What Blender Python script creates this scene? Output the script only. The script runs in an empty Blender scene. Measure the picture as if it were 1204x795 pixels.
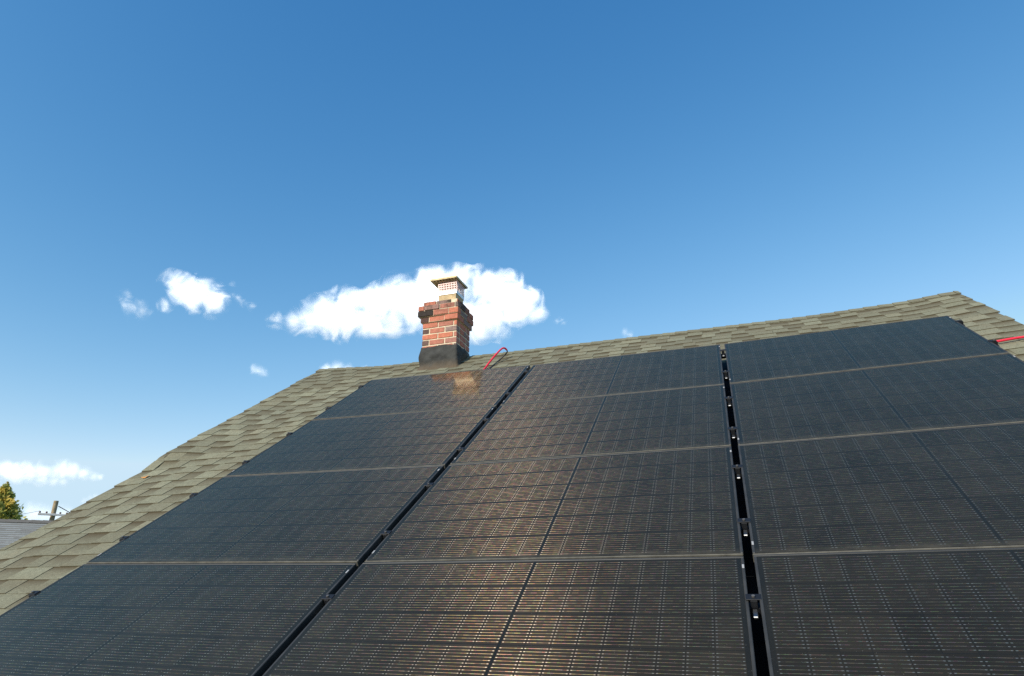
import bpy, bmesh, math, random
from mathutils import Vector, Matrix, noise

random.seed(7)
scene = bpy.context.scene
col = scene.collection
R_ = math.radians

# ------------------------------------------------------------------ frames
PITCH = R_(33.7)
CT, ST = math.cos(PITCH), math.sin(PITCH)
Z0 = 5.95                                   # height of the roof-frame origin above the ground
ROT = Matrix(((1, 0, 0), (0, CT, -ST), (0, ST, CT)))


def w(u, v, n=0.0):
    """roof frame (along ridge, up the slope, off the slope) -> world"""
    return ROT @ Vector((u, v, n)) + Vector((0, 0, Z0))


# camera solved from the panel grid (metres, roof frame)
CAM = Vector((3.51422534, -5.94265643, 1.51282089))
CR = Matrix(((0.94602428, 0.26789076, -0.18240777),
             (-0.11973973, -0.23409691, -0.9648114),
             (-0.30116515, 0.93457647, -0.18938419)))
F_PX = 774.68
CAMW = w(*CAM)


def ray(px, py):
    d = CR.transposed() @ Vector(((px - 602) / F_PX, (py - 397.5) / F_PX, 1))
    return (ROT @ d).normalized()


# ------------------------------------------------------------------ tagging helpers
def tag(o, label=None, cat=None, group=None, kind=None):
    if label: o['label'] = label
    if cat: o['category'] = cat
    if group: o['group'] = group
    if kind: o['kind'] = kind
    return o


def empty(name, loc, rot=None):
    o = bpy.data.objects.new(name, None)
    o.empty_display_size = 0.2
    col.objects.link(o)
    m = (rot.to_4x4() if rot is not None else Matrix())
    o.matrix_world = Matrix.Translation(loc) @ m
    return o


class MB:
    """collects shapes, links them as one mesh object"""
    def __init__(self):
        self.v, self.f, self.m, self.c = [], [], [], []
        self.smooth = set()

    def add(self, vs, fs, mat=0, cols=None, smooth=False):
        b = len(self.v)
        self.v += [Vector(p) for p in vs]
        for i, f in enumerate(fs):
            if smooth: self.smooth.add(len(self.f))
            self.f.append([b + k for k in f]); self.m.append(mat)
            self.c.append(cols[i] if cols else None)

    def box(self, lo, hi, mat=0, xf=None, taper=0.0, cols=None):
        x0, y0, z0 = lo; x1, y1, z1 = hi; t = taper
        vs = [(x0, y0, z0), (x1, y0, z0), (x1, y1, z0), (x0, y1, z0),
              (x0 + t, y0 + t, z1), (x1 - t, y0 + t, z1), (x1 - t, y1 - t, z1), (x0 + t, y1 - t, z1)]
        if xf: vs = [xf(Vector(p)) for p in vs]
        self.add(vs, [(0, 3, 2, 1), (4, 5, 6, 7), (0, 1, 5, 4), (1, 2, 6, 5), (2, 3, 7, 6), (3, 0, 4, 7)], mat, cols)

    def cham(self, lo, hi, c, mat=0, xf=None):
        """box with chamfered vertical and top edges"""
        bm = bmesh.new()
        bmesh.ops.create_cube(bm, size=1)
        L, H = Vector(lo), Vector(hi)
        for q in bm.verts:
            q.co = Vector(((L[i] + H[i]) / 2 + q.co[i] * (H[i] - L[i]) for i in range(3)))
        bmesh.ops.bevel(bm, geom=list(bm.edges), offset=c, segments=1, affect='EDGES')
        bm.verts.index_update()
        vs = [xf(q.co) if xf else q.co.copy() for q in bm.verts]
        self.add(vs, [[q.index for q in f.verts] for f in bm.faces], mat)
        bm.free()

    def tube(self, pts, rad, seg=10, mat=0, cap=True):
        pts = [Vector(p) for p in pts]
        n = len(pts)
        rr = rad if isinstance(rad, (list, tuple)) else [rad] * n
        t0 = (pts[1] - pts[0]).normalized()
        ref = Vector((0, 0, 1)) if abs(t0.z) < 0.9 else Vector((1, 0, 0))
        side = t0.cross(ref).normalized()
        vs = []
        for i, p in enumerate(pts):
            t = (pts[min(i + 1, n - 1)] - pts[max(i - 1, 0)]).normalized()
            side = (side - t * side.dot(t)).normalized()
            up = t.cross(side)
            for k in range(seg):
                a = 2 * math.pi * k / seg
                vs.append(p + (side * math.cos(a) + up * math.sin(a)) * rr[i])
        fs = []
        for i in range(n - 1):
            for k in range(seg):
                k2 = (k + 1) % seg
                fs.append((i * seg + k, i * seg + k2, (i + 1) * seg + k2, (i + 1) * seg + k))
        self.add(vs, fs, mat, smooth=True)
        if cap:
            self.add(vs[:seg], [tuple(range(seg))[::-1]], mat)
            self.add(vs[-seg:], [tuple(range(seg))], mat)

    def build(self, name, mats, parent=None, origin=None):
        """origin: world point subtracted from the vertices (object placed there);
        with a parent the vertices are taken as local to the parent unless origin is given"""
        me = bpy.data.meshes.new(name)
        off = Vector(origin) if origin is not None else Vector((0, 0, 0))
        me.from_pydata([p - off for p in self.v], [], self.f)
        if not isinstance(mats, (list, tuple)): mats = [mats]
        for m in mats: me.materials.append(m)
        me.polygons.foreach_set('material_index', self.m)
        me.polygons.foreach_set('use_smooth', [i in self.smooth for i in range(len(self.f))])
        if any(c is not None for c in self.c):
            at = me.color_attributes.new('tone', 'FLOAT_COLOR', 'CORNER')
            vals = []
            for p, c in zip(me.polygons, self.c):
                for k in range(p.loop_total):
                    t = 1.0 if c is None else (c[k] if isinstance(c, (list, tuple)) else c)
                    vals += [t, t, t, 1]
            at.data.foreach_set('color', vals)
        me.validate(); me.update()
        o = bpy.data.objects.new(name, me)
        col.objects.link(o)
        if parent is not None:
            o.parent = parent
            if origin is not None:
                o.location = off - parent.matrix_world.translation
        else:
            o.location = off
        return o


# ------------------------------------------------------------------ node helpers
def new_mat(name):
    m = bpy.data.materials.new(name); m.use_nodes = True
    nt = m.node_tree
    return m, nt, nt.nodes['Principled BSDF'], nt.nodes['Material Output']


class NB:
    def __init__(self, nt): self.nt = nt; self.N = nt.nodes; self.L = nt.links

    def n(self, typ, **kw):
        q = self.N.new(typ)
        for k, v in kw.items(): setattr(q, k, v)
        return q

    def put(self, sock, val):
        if isinstance(val, bpy.types.NodeSocket): self.L.new(val, sock)
        else: sock.default_value = val

    def math(self, op, a, b=0.0, c=0.0, clamp=False):
        q = self.n('ShaderNodeMath', operation=op); q.use_clamp = clamp
        self.put(q.inputs[0], a); self.put(q.inputs[1], b); self.put(q.inputs[2], c)
        return q.outputs[0]

    def mix(self, f, a, b):
        q = self.n('ShaderNodeMix', data_type='RGBA')
        self.put(q.inputs[0], f)
        for s, v in ((q.inputs[6], a), (q.inputs[7], b)):
            if isinstance(v, tuple) and len(v) == 3: v = (*v, 1)
            self.put(s, v)
        return q.outputs[2]

    def mul(self, a, b, f=1.0):
        q = self.n('ShaderNodeMix', data_type='RGBA', blend_type='MULTIPLY')
        q.inputs[0].default_value = f
        for s, v in ((q.inputs[6], a), (q.inputs[7], b)):
            if isinstance(v, tuple) and len(v) == 3: v = (*v, 1)
            self.put(s, v)
        return q.outputs[2]

    def mixf(self, f, a, b):
        q = self.n('ShaderNodeMix', data_type='FLOAT')
        self.put(q.inputs[0], f); self.put(q.inputs[2], a); self.put(q.inputs[3], b)
        return q.outputs[0]

    def noise(self, vec, scale, detail=4, rough=0.55, out=0):
        q = self.n('ShaderNodeTexNoise')
        if vec is not None: self.L.new(vec, q.inputs['Vector'])
        q.inputs['Scale'].default_value = scale; q.inputs['Detail'].default_value = detail
        q.inputs['Roughness'].default_value = rough
        return q.outputs[out]

    def ramp(self, f, stops):
        q = self.n('ShaderNodeValToRGB')
        el = q.color_ramp.elements
        while len(el) < len(stops): el.new(0.5)
        for e, (p, c) in zip(el, stops):
            e.position = p
            e.color = (c, c, c, 1) if isinstance(c, (int, float)) else (*c, 1)
        self.put(q.inputs[0], f)
        return q.outputs[0]

    def mapr(self, v, a, b, c=0.0, d=1.0):
        q = self.n('ShaderNodeMapRange'); q.clamp = True
        self.put(q.inputs[0], v)
        for i, x in enumerate((a, b, c, d)): self.put(q.inputs[i + 1], x)
        return q.outputs[0]

    def coord(self, what='Object'):
        return self.n('ShaderNodeTexCoord').outputs[what]

    def bump(self, h, strength, dist):
        q = self.n('ShaderNodeBump')
        q.inputs['Strength'].default_value = strength; q.inputs['Distance'].default_value = dist
        self.L.new(h, q.inputs['Height'])
        return q.outputs[0]


def simple(name, base, rough=0.6, metal=0.0, var=0.25, scale=12.0, bump=0.0, bscale=60.0, dark=None, spec=0.5):
    """a plain surface with mottled colour and fine bump"""
    m, nt, b, out = new_mat(name)
    q = NB(nt); c = q.coord()
    f = q.noise(c, scale, 6)
    lo = dark or tuple(x * (1 - var) for x in base)
    hi = tuple(min(1, x * (1 + var)) for x in base)
    nt.links.new(q.mix(q.mapr(f, 0.3, 0.7), lo, hi), b.inputs['Base Color'])
    b.inputs['Roughness'].default_value = rough
    b.inputs['Metallic'].default_value = metal
    b.inputs['Specular IOR Level'].default_value = spec
    if bump:
        nt.links.new(q.bump(q.noise(c, bscale, 4), bump, 0.01), b.inputs['Normal'])
    return m


# ------------------------------------------------------------------ materials
def shingle_mat(name, base, warm, rough=0.95):
    m, nt, b, out = new_mat(name)
    q = NB(nt); c = q.coord()
    at = q.n('ShaderNodeVertexColor', layer_name='tone')
    big = q.mapr(q.noise(c, 0.9, 5), 0.3, 0.7)
    col_ = q.mix(big, base, warm)
    gran = q.noise(c, 190.0, 4, 0.8)
    g2 = q.noise(c, 48.0, 5, 0.8)
    warmth = q.mapr(q.noise(c, 5.5, 3, 0.6), 0.42, 0.66, 0.0, 0.55)
    col_ = q.mix(warmth, col_, (base[0] * 0.86, base[1] * 0.78, base[2] * 0.76))
    k = q.math('ADD', q.mapr(gran, 0.3, 0.7, 0.55, 1.32), q.mapr(g2, 0.32, 0.68, -0.24, 0.24))
    mm = q.n('ShaderNodeVectorMath', operation='SCALE'); nt.links.new(col_, mm.inputs[0]); nt.links.new(k, mm.inputs['Scale'])
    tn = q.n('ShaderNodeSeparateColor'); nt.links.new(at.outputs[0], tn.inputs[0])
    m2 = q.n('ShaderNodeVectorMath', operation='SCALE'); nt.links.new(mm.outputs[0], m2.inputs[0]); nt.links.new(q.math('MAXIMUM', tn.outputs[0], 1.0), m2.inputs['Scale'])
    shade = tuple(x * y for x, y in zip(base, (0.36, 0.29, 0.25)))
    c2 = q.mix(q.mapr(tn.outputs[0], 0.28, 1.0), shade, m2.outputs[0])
    nt.links.new(c2, b.inputs['Base Color'])
    b.inputs['Roughness'].default_value = rough
    b.inputs['Specular IOR Level'].default_value = 0.25
    nt.links.new(q.bump(gran, 0.5, 0.004), b.inputs['Normal'])
    return m


M = {}
M['shingle'] = shingle_mat('weathered_shingle', (0.232, 0.225, 0.150), (0.200, 0.197, 0.138))
M['shingle_grey'] = shingle_mat('grey_shingle', (0.285, 0.295, 0.28), (0.25, 0.26, 0.25))
M['siding'] = simple('cream_siding', (0.62, 0.60, 0.54), 0.6, var=0.06)
M['trim'] = simple('white_trim', (0.72, 0.71, 0.68), 0.5, var=0.05)
M['frame'] = simple('black_anodised', (0.040, 0.039, 0.036), 0.5, 0.0, var=0.3, scale=8, spec=0.4)
M['clampblack'] = simple('black_clamp', (0.013, 0.014, 0.017), 0.5, 0.0, var=0.3, spec=0.3)
M['gapblock'] = simple('black_gap_blocker', (0.006, 0.006, 0.007), 0.7, var=0.3, spec=0.2)
M['alu'] = simple('bare_aluminium', (0.42, 0.42, 0.42), 0.35, 1.0, var=0.15, scale=30)
M['bolt'] = simple('steel_bolt', (0.16, 0.15, 0.14), 0.5, 0.5, var=0.1)
M['sticker'] = simple('white_sticker', (0.34, 0.34, 0.34), 0.5, var=0.06)
M['tar'] = simple('roofing_tar', (0.040, 0.040, 0.037), 0.8, var=0.5, scale=9, bump=0.8, bscale=28, spec=0.35)
M['mortar'] = simple('pale_mortar', (0.66, 0.56, 0.40), 0.95, var=0.2, scale=25, bump=0.5)
M['flue'] = simple('clay_flue', (0.50, 0.37, 0.21), 0.85, var=0.25, scale=14, bump=0.3)
M['galv'] = simple('galvanised_steel', (0.86, 0.84, 0.82), 0.45, 0.3, var=0.15, scale=40)
M['lid'] = simple('rusted_steel_lid', (0.50, 0.39, 0.22), 0.5, 0.3, var=0.45, scale=22)
M['mesh'] = simple('pinkish_wire', (0.85, 0.62, 0.58), 0.5, 0.2, var=0.1)
M['hose'] = simple('red_rubber', (0.74, 0.026, 0.055), 0.42, var=0.1, scale=20)
M['endshadow'] = simple('black_end_and_shadow', (0.015, 0.015, 0.017), 0.5, var=0.2)
M['wood'] = simple('weathered_pole_wood', (0.33, 0.25, 0.15), 0.85, var=0.3, scale=6, bump=0.4)
M['armwood'] = simple('painted_crossarm', (0.62, 0.60, 0.58), 0.7, var=0.2)
M['porcelain'] = simple('brown_porcelain', (0.12, 0.06, 0.04), 0.25, var=0.1)
M['wire'] = simple('black_line', (0.03, 0.03, 0.03), 0.6, var=0.1)
M['bark'] = simple('tree_bark', (0.11, 0.085, 0.06), 0.9, var=0.4, scale=10, bump=0.6)
M['leaf_o'] = simple('orange_leaf', (0.62, 0.27, 0.06), 0.6, var=0.2)
M['glasspane'] = simple('window_glass', (0.03, 0.035, 0.04), 0.08, var=0.2)


def brick_mat():
    m, nt, b, out = new_mat('red_brick')
    q = NB(nt); c = q.coord()
    at = q.n('ShaderNodeVertexColor', layer_name='tone')
    sx = q.n('ShaderNodeSeparateColor'); nt.links.new(at.outputs[0], sx.inputs[0])
    t = sx.outputs[0]
    base = q.ramp(t, [(0.0, (0.035, 0.030, 0.026)), (0.18, (0.10, 0.055, 0.045)), (0.34, (0.32, 0.22, 0.19)),
                      (0.5, (0.44, 0.18, 0.13)), (0.75, (0.54, 0.19, 0.12)), (1.0, (0.62, 0.21, 0.12))])
    f = q.noise(c, 26, 6, 0.65)
    k = q.mapr(f, 0.25, 0.75, 0.62, 1.25)
    mm = q.n('ShaderNodeVectorMath', operation='SCALE'); nt.links.new(base, mm.inputs[0]); nt.links.new(k, mm.inputs['Scale'])
    # soot and lichen stains on the upper courses
    st = q.mapr(q.noise(c, 9, 5, 0.7), 0.44, 0.60)
    geo = q.n('ShaderNodeNewGeometry'); sp = q.n('ShaderNodeSeparateXYZ'); nt.links.new(geo.outputs['Position'], sp.inputs[0])
    hi = q.mapr(sp.outputs[2], Z0 + 1.12, Z0 + 1.26)
    c2 = q.mix(q.math('MULTIPLY', st, q.math('MULTIPLY', hi, 0.85)), mm.outputs[0], (0.045, 0.04, 0.028))
    nt.links.new(c2, b.inputs['Base Color'])
    b.inputs['Roughness'].default_value = 0.9
    b.inputs['Specular IOR Level'].default_value = 0.3
    nt.links.new(q.bump(q.noise(c, 90, 5, 0.7), 0.6, 0.006), b.inputs['Normal'])
    return m


M['brick'] = brick_mat()

# panel sizes
PW, PH, PROW, PGAP = 1.7275, 1.136, 1.1457, 0.0368


def panel_mat():
    m, nt, b, out = new_mat('half_cut_cells_under_glass')
    q = NB(nt)
    oc = q.coord()
    sp = q.n('ShaderNodeSeparateXYZ'); nt.links.new(oc, sp.inputs[0])
    x, y = sp.outputs[0], sp.outputs[1]
    CP, RP = 0.0925, 0.1838
    xs = q.math('SUBTRACT', q.math('ABSOLUTE', q.math('SUBTRACT', x, PW / 2)), 0.0048)
    inx = q.math('MULTIPLY', q.math('GREATER_THAN', xs, 0.0), q.math('LESS_THAN', xs, CP * 9))
    ys = q.math('SUBTRACT', y, (PH - RP * 6) / 2)
    iny = q.math('MULTIPLY', q.math('GREATER_THAN', ys, 0.0), q.math('LESS_THAN', ys, RP * 6))
    inside = q.math('MULTIPLY', inx, iny)
    xc = q.math('DIVIDE', xs, CP); cx = q.math('FRACT', xc)
    yc = q.math('DIVIDE', ys, RP); cy = q.math('FRACT', yc)
    ex = q.math('MULTIPLY', q.math('SUBTRACT', 0.5, q.math('ABSOLUTE', q.math('SUBTRACT', cx, 0.5))), CP)   # distance to the cell's side edge
    ey = q.math('MULTIPLY', q.math('SUBTRACT', 0.5, q.math('ABSOLUTE', q.math('SUBTRACT', cy, 0.5))), RP)
    cell = q.math('MULTIPLY', inside, q.math('MULTIPLY', q.mapr(ex, 0.0007, 0.0013), q.mapr(ey, 0.0012, 0.0022)))
    # round interconnect wires running along the strings, ten to a cell
    fy = q.math('FRACT', q.math('MULTIPLY', q.mapr(cy, 0.04, 0.96), 10.0))
    d = q.math('MULTIPLY', q.math('SUBTRACT', fy, 0.5), RP * 0.92 / 10)
    ad = q.math('ABSOLUTE', d)
    # solder pads: wider bright spots near both ends of each half cell, faint ones between
    pad_end = q.math('MULTIPLY', q.mapr(ex, 0.0030, 0.0042), q.mapr(ex, 0.0098, 0.0086))
    fx = q.math('ABSOLUTE', q.math('SUBTRACT', q.math('FRACT', q.math('MULTIPLY', cx, 5.0)), 0.5))
    pad_mid = q.math('MULTIPLY', q.mapr(fx, 0.12, 0.06), 0.30)
    pad = q.math('MAXIMUM', pad_end, pad_mid)
    # brightness of each wire length varies
    wn = q.n('ShaderNodeTexWhiteNoise', noise_dimensions='3D')
    cb = q.n('ShaderNodeCombineXYZ')
    oi = q.n('ShaderNodeObjectInfo')
    nt.links.new(q.math('ADD', q.math('FLOOR', q.math('MULTIPLY', x, 41.0)), q.math('MULTIPLY', oi.outputs['Random'], 513.0)), cb.inputs[0])
    nt.links.new(q.math('FLOOR', q.math('MULTIPLY', yc, 10.0)), cb.inputs[1])
    nt.links.new(cb.outputs[0], wn.inputs['Vector'])
    rowgap = q.mapr(q.math('SUBTRACT', 0.5, q.math('ABSOLUTE', q.math('SUBTRACT', cy, 0.5))), 0.036, 0.040)
    half = q.math('ADD', 0.0013, q.math('MULTIPLY', pad, 0.0005))
    wire = q.math('MULTIPLY', q.mapr(q.math('DIVIDE', ad, half), 1.0, 0.55), q.math('MULTIPLY', q.math('MULTIPLY', inside, rowgap), q.mapr(ex, 0.0012, 0.0022)))
    # cell tint
    cn = q.n('ShaderNodeTexWhiteNoise', noise_dimensions='3D')
    cc = q.n('ShaderNodeCombineXYZ')
    sgn = q.math('GREATER_THAN', x, PW / 2)
    nt.links.new(q.math('ADD', q.math('FLOOR', xc), q.math('MULTIPLY', sgn, 30.0)), cc.inputs[0])
    nt.links.new(q.math('FLOOR', yc), cc.inputs[1])
    nt.links.new(q.math('MULTIPLY', oi.outputs['Random'], 713.0), cc.inputs[2])
    nt.links.new(cc.outputs[0], cn.inputs['Vector'])
    tint = q.mix(cn.outputs[0], (0.0140, 0.0104, 0.0064), (0.0215, 0.0163, 0.0104))
    # fine silver fingers across the cell average into a slight sheen
    base = q.mix(cell, (0.0095, 0.0078, 0.0055), tint)
    # dust layer: mottled, with drip edges
    dust = q.mapr(q.noise(oc, 2.2, 6, 0.6), 0.35, 0.75, 0.0, 0.035)
    low = q.math('MULTIPLY', q.mapr(y, 0.012, 0.055, 1.0, 0.0), q.mapr(q.noise(oc, 9.0, 5, 0.6), 0.3, 0.7, 0.02, 0.16))
    dust = q.math('ADD', dust, low)
    base = q.mix(dust, base, (0.34, 0.29, 0.20))
    speck = q.math('GREATER_THAN', q.noise(oc, 330.0, 0, 0.5), 0.875)
    base = q.mix(q.math('MULTIPLY', speck, 0.35), base, (0.5, 0.48, 0.44))
    wcol = q.mix(wn.outputs[0], (0.17, 0.128, 0.086), (0.46, 0.34, 0.225))
    # moire shimmer put into the colour: random hue per short wire length
    w2 = q.n('ShaderNodeTexWhiteNoise', noise_dimensions='3D')
    cb2 = q.n('ShaderNodeCombineXYZ')
    nt.links.new(q.math('FLOOR', q.math('MULTIPLY', x, 95.0)), cb2.inputs[0])
    nt.links.new(q.math('FLOOR', q.math('MULTIPLY', yc, 10.0)), cb2.inputs[1])
    nt.links.new(q.math('MULTIPLY', oi.outputs['Random'], 91.0), cb2.inputs[2])
    nt.links.new(cb2.outputs[0], w2.inputs['Vector'])
    hues = q.mix(0.72, w2.outputs[1], (0.62, 0.56, 0.46))
    mmf = q.n('ShaderNodeVectorMath', operation='SCALE'); nt.links.new(hues, mmf.inputs[0]); mmf.inputs['Scale'].default_value = 1.9
    wcol = q.mul(wcol, mmf.outputs[0])
    wcol = q.mix(q.math('MULTIPLY', pad_end, 0.85), wcol, (0.68, 0.57, 0.43))
    base = q.mix(wire, base, wcol)
    nt.links.new(base, b.inputs['Base Color'])
    nt.links.new(q.math('MULTIPLY', q.math('GREATER_THAN', wire, 0.01), 0.86), b.inputs['Metallic'])
    nt.links.new(q.mixf(cell, 0.5, 0.315), b.inputs['Roughness'])
    # round wires scatter the sun in a fan across their length: anisotropic highlight, tangent up the slope
    vt = q.n('ShaderNodeVectorTransform', vector_type='VECTOR', convert_from='OBJECT', convert_to='WORLD')
    vt.inputs[0].default_value = (0, 1, 0)
    nt.links.new(vt.outputs[0], b.inputs['Tangent'])
    nt.links.new(q.math('MULTIPLY', cell, 1.0), b.inputs['Anisotropic'])
    b.inputs['Specular IOR Level'].default_value = 0.13
    b.inputs['Specular Tint'].default_value = (1.0, 0.66, 0.46, 1)
    fr = q.n('ShaderNodeFresnel'); fr.inputs['IOR'].default_value = 1.46
    gl = q.n('ShaderNodeBsdfGlossy'); gl.inputs['Color'].default_value = (1.0, 0.82, 0.54, 1); gl.inputs['Roughness'].default_value = 0.085
    mx = q.n('ShaderNodeMixShader')
    nt.links.new(q.math('MULTIPLY', fr.outputs[0], 0.92), mx.inputs[0]); nt.links.new(b.outputs[0], mx.inputs[1]); nt.links.new(gl.outputs[0], mx.inputs[2])
    nt.links.new(mx.outputs[0], out.inputs[0])
    return m


M['cells'] = panel_mat()


def dusty_mat():
    """the lower lip of each frame, grey with settled dust"""
    m, nt, b, out = new_mat('dusty_frame_edge')
    q = NB(nt); c = q.coord()
    f = q.mapr(q.noise(c, 14, 6, 0.6), 0.25, 0.6)
    nt.links.new(q.mix(f, (0.045, 0.042, 0.035), (0.125, 0.117, 0.095)), b.inputs['Base Color'])
    b.inputs['Roughness'].default_value = 0.8
    return m


M['dusty'] = dusty_mat()

# ------------------------------------------------------------------ world and sun
SUN_EL = R_(30.0)
su = -0.32
sh = math.cos(SUN_EL)
SUN = Vector((su, -math.sqrt(sh * sh - su * su), math.sin(SUN_EL)))     # towards the sun
wd = bpy.data.worlds.new('World'); scene.world = wd; wd.use_nodes = True
wn_ = wd.node_tree.nodes; wl = wd.node_tree.links
sky = wn_.new('ShaderNodeTexSky'); sky.sky_type = 'NISHITA'; sky.sun_disc = False
sky.sun_elevation = SUN_EL
sky.sun_rotation = math.atan2(SUN.x, SUN.y)
sky.altitude = 50; sky.air_density = 1.0; sky.dust_density = 0.4; sky.ozone_density = 1.4
bg = wn_['Background']; bg.inputs['Strength'].default_value = 0.115
# clear autumn air: deeper blue overhead, pale towards the horizon (per-channel response)
qs = NB(wd.node_tree)
sep = qs.n('ShaderNodeSeparateColor'); wl.new(sky.outputs[0], sep.inputs[0])
cmb = qs.n('ShaderNodeCombineColor')
SS = 0.115
for i_, (gain, pw, mx) in enumerate(((4.75, 1.80, 0.60), (1.88, 1.10, 0.80), (1.42, 0.75, 0.95))):
    t_ = qs.math('POWER', qs.math('MULTIPLY', sep.outputs[i_], SS), pw)
    t_ = qs.math('MINIMUM', qs.math('MULTIPLY', t_, gain), mx)
    wl.new(qs.math('DIVIDE', t_, SS), cmb.inputs[i_])
wl.new(cmb.outputs[0], bg.inputs['Color'])
sd = bpy.data.lights.new('sun', 'SUN'); sd.energy = 4.7; sd.angle = R_(0.53); sd.color = (1.0, 0.925, 0.80)
so = bpy.data.objects.new('sun', sd); col.objects.link(so)
so.rotation_euler = SUN.to_track_quat('Z', 'Y').to_euler()
so.location = (0, -20, 30)

# ------------------------------------------------------------------ camera
cd = bpy.data.cameras.new('camera'); cam = bpy.data.objects.new('camera', cd); col.objects.link(cam)
cd.sensor_width = 36; cd.lens = 36 * F_PX / 1204; cd.clip_start = 0.05; cd.clip_end = 9000
rows = [ROT @ CR[0], -(ROT @ CR[1]), -(ROT @ CR[2])]
mw = Matrix((rows[0], rows[1], rows[2])).transposed().to_4x4()
mw.translation = CAMW
cam.matrix_world = mw
scene.camera = cam

# ------------------------------------------------------------------ ground and street
gm, nt, b, out = new_mat('lawn')
q = NB(nt); c = q.coord()
f = q.noise(c, 0.6, 8, 0.7)
nt.links.new(q.mix(q.mapr(f, 0.3, 0.7), (0.045, 0.075, 0.022), (0.10, 0.105, 0.045)), b.inputs['Base Color'])
b.inputs['Roughness'].default_value = 0.95
nt.links.new(q.bump(q.noise(c, 40, 3), 0.6, 0.05), b.inputs['Normal'])
g = MB(); S = 6000
g.add([(-S, -S, 0), (S, -S, 0), (S, S, 0), (-S, S, 0)], [(0, 1, 2, 3)])
tag(g.build('ground', gm), kind='structure')

# ------------------------------------------------------------------ sagging of the old roof and of the array
def Zs(u, v):
    """height of the panel plane off the roof frame: the roof sags towards its middle"""
    U = u - 2.6; V = max(-2.6, min(2.0, v + 2))
    return .0043 * U * U + .0036 * V * V + .000066 * U * V - .00076 * U * V * V + .000395 * U * U * V


def sst(a, b, x):
    t = max(0.0, min(1.0, (x - a) / (b - a))); return t * t * (3 - 2 * t)


UL, UR, VR, VE = -1.55, 5.76, 1.40, -5.45


def Zr(u, v):
    z = -0.158
    # the deck rises towards both gable ends
    top = sst(-0.2, 1.0, v)
    z += 0.012 * sst(1.5, -0.2, u) * sst(-2.2, 0.3, v)
    z += (0.060 * sst(-0.45, -1.6, u)) * top
    z += (0.030 * sst(4.2, 5.4, u) + 0.045 * sst(5.2, 5.8, u)) * sst(-1.5, 1.2, v)
    z += 0.030 * sst(4.6, 5.7, u) * (1 - sst(-1.5, 1.2, v))
    k = sst(-1.0, -1.5, u)
    z += k * (0.042 * sst(-1.56, -1.30, v) * (1 - top))
    z += k * (-0.014 * sst(-1.30, -1.56, v) - 0.016 * sst(-1.6, -2.8, v))
    return z


# ------------------------------------------------------------------ the house
house = empty('house', Vector((2.1, 1.2, 0)))
tag(house, 'low house with olive brown shingle roof carrying solar panels and a brick chimney', 'house')


def hb(mb, name, mats, parent=house):
    return mb.build(name, mats, parent, origin=house.matrix_world.translation) if parent is house else None


EXP = 0.1435
rf = MB()
rng = random.Random(11)
ncourse = int((VR - VE) / EXP) + 1


def strip(mb, ua, ub, va, vb, za, zb, butt, t_lo, t_hi, sides, sw=(0, 0)):
    """one tab: top face, butt face and side faces, following the deck"""
    n = max(1, int((ub - ua) / 0.16))
    for i in range(n):
        u0 = ua + (ub - ua) * i / n; u1 = ua + (ub - ua) * (i + 1) / n
        a0 = u0 + (sw[0] if i == 0 else 0); a1 = u1 + (sw[1] if i == n - 1 else 0)
        P = [w(a0, va, Zr(u0, va) + za), w(a1, va, Zr(u1, va) + za), w(u1, vb, Zr(u1, vb) + zb), w(u0, vb, Zr(u0, vb) + zb)]
        Q = [w(a0, va - 0.0005, Zr(u0, va) + za - butt), w(a1, va - 0.0005, Zr(u1, va) + za - butt)]
        vm = (va + vb) / 2 if t_hi != t_lo else vb
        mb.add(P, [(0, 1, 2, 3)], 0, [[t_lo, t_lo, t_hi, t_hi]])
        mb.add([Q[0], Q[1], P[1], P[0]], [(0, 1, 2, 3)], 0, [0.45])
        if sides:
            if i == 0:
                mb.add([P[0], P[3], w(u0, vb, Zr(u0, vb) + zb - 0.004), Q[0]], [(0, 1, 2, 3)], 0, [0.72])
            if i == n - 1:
                mb.add([P[1], Q[1], w(u1, vb, Zr(u1, vb) + zb - 0.004), P[2]], [(0, 1, 2, 3)], 0, [0.72])


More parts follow.
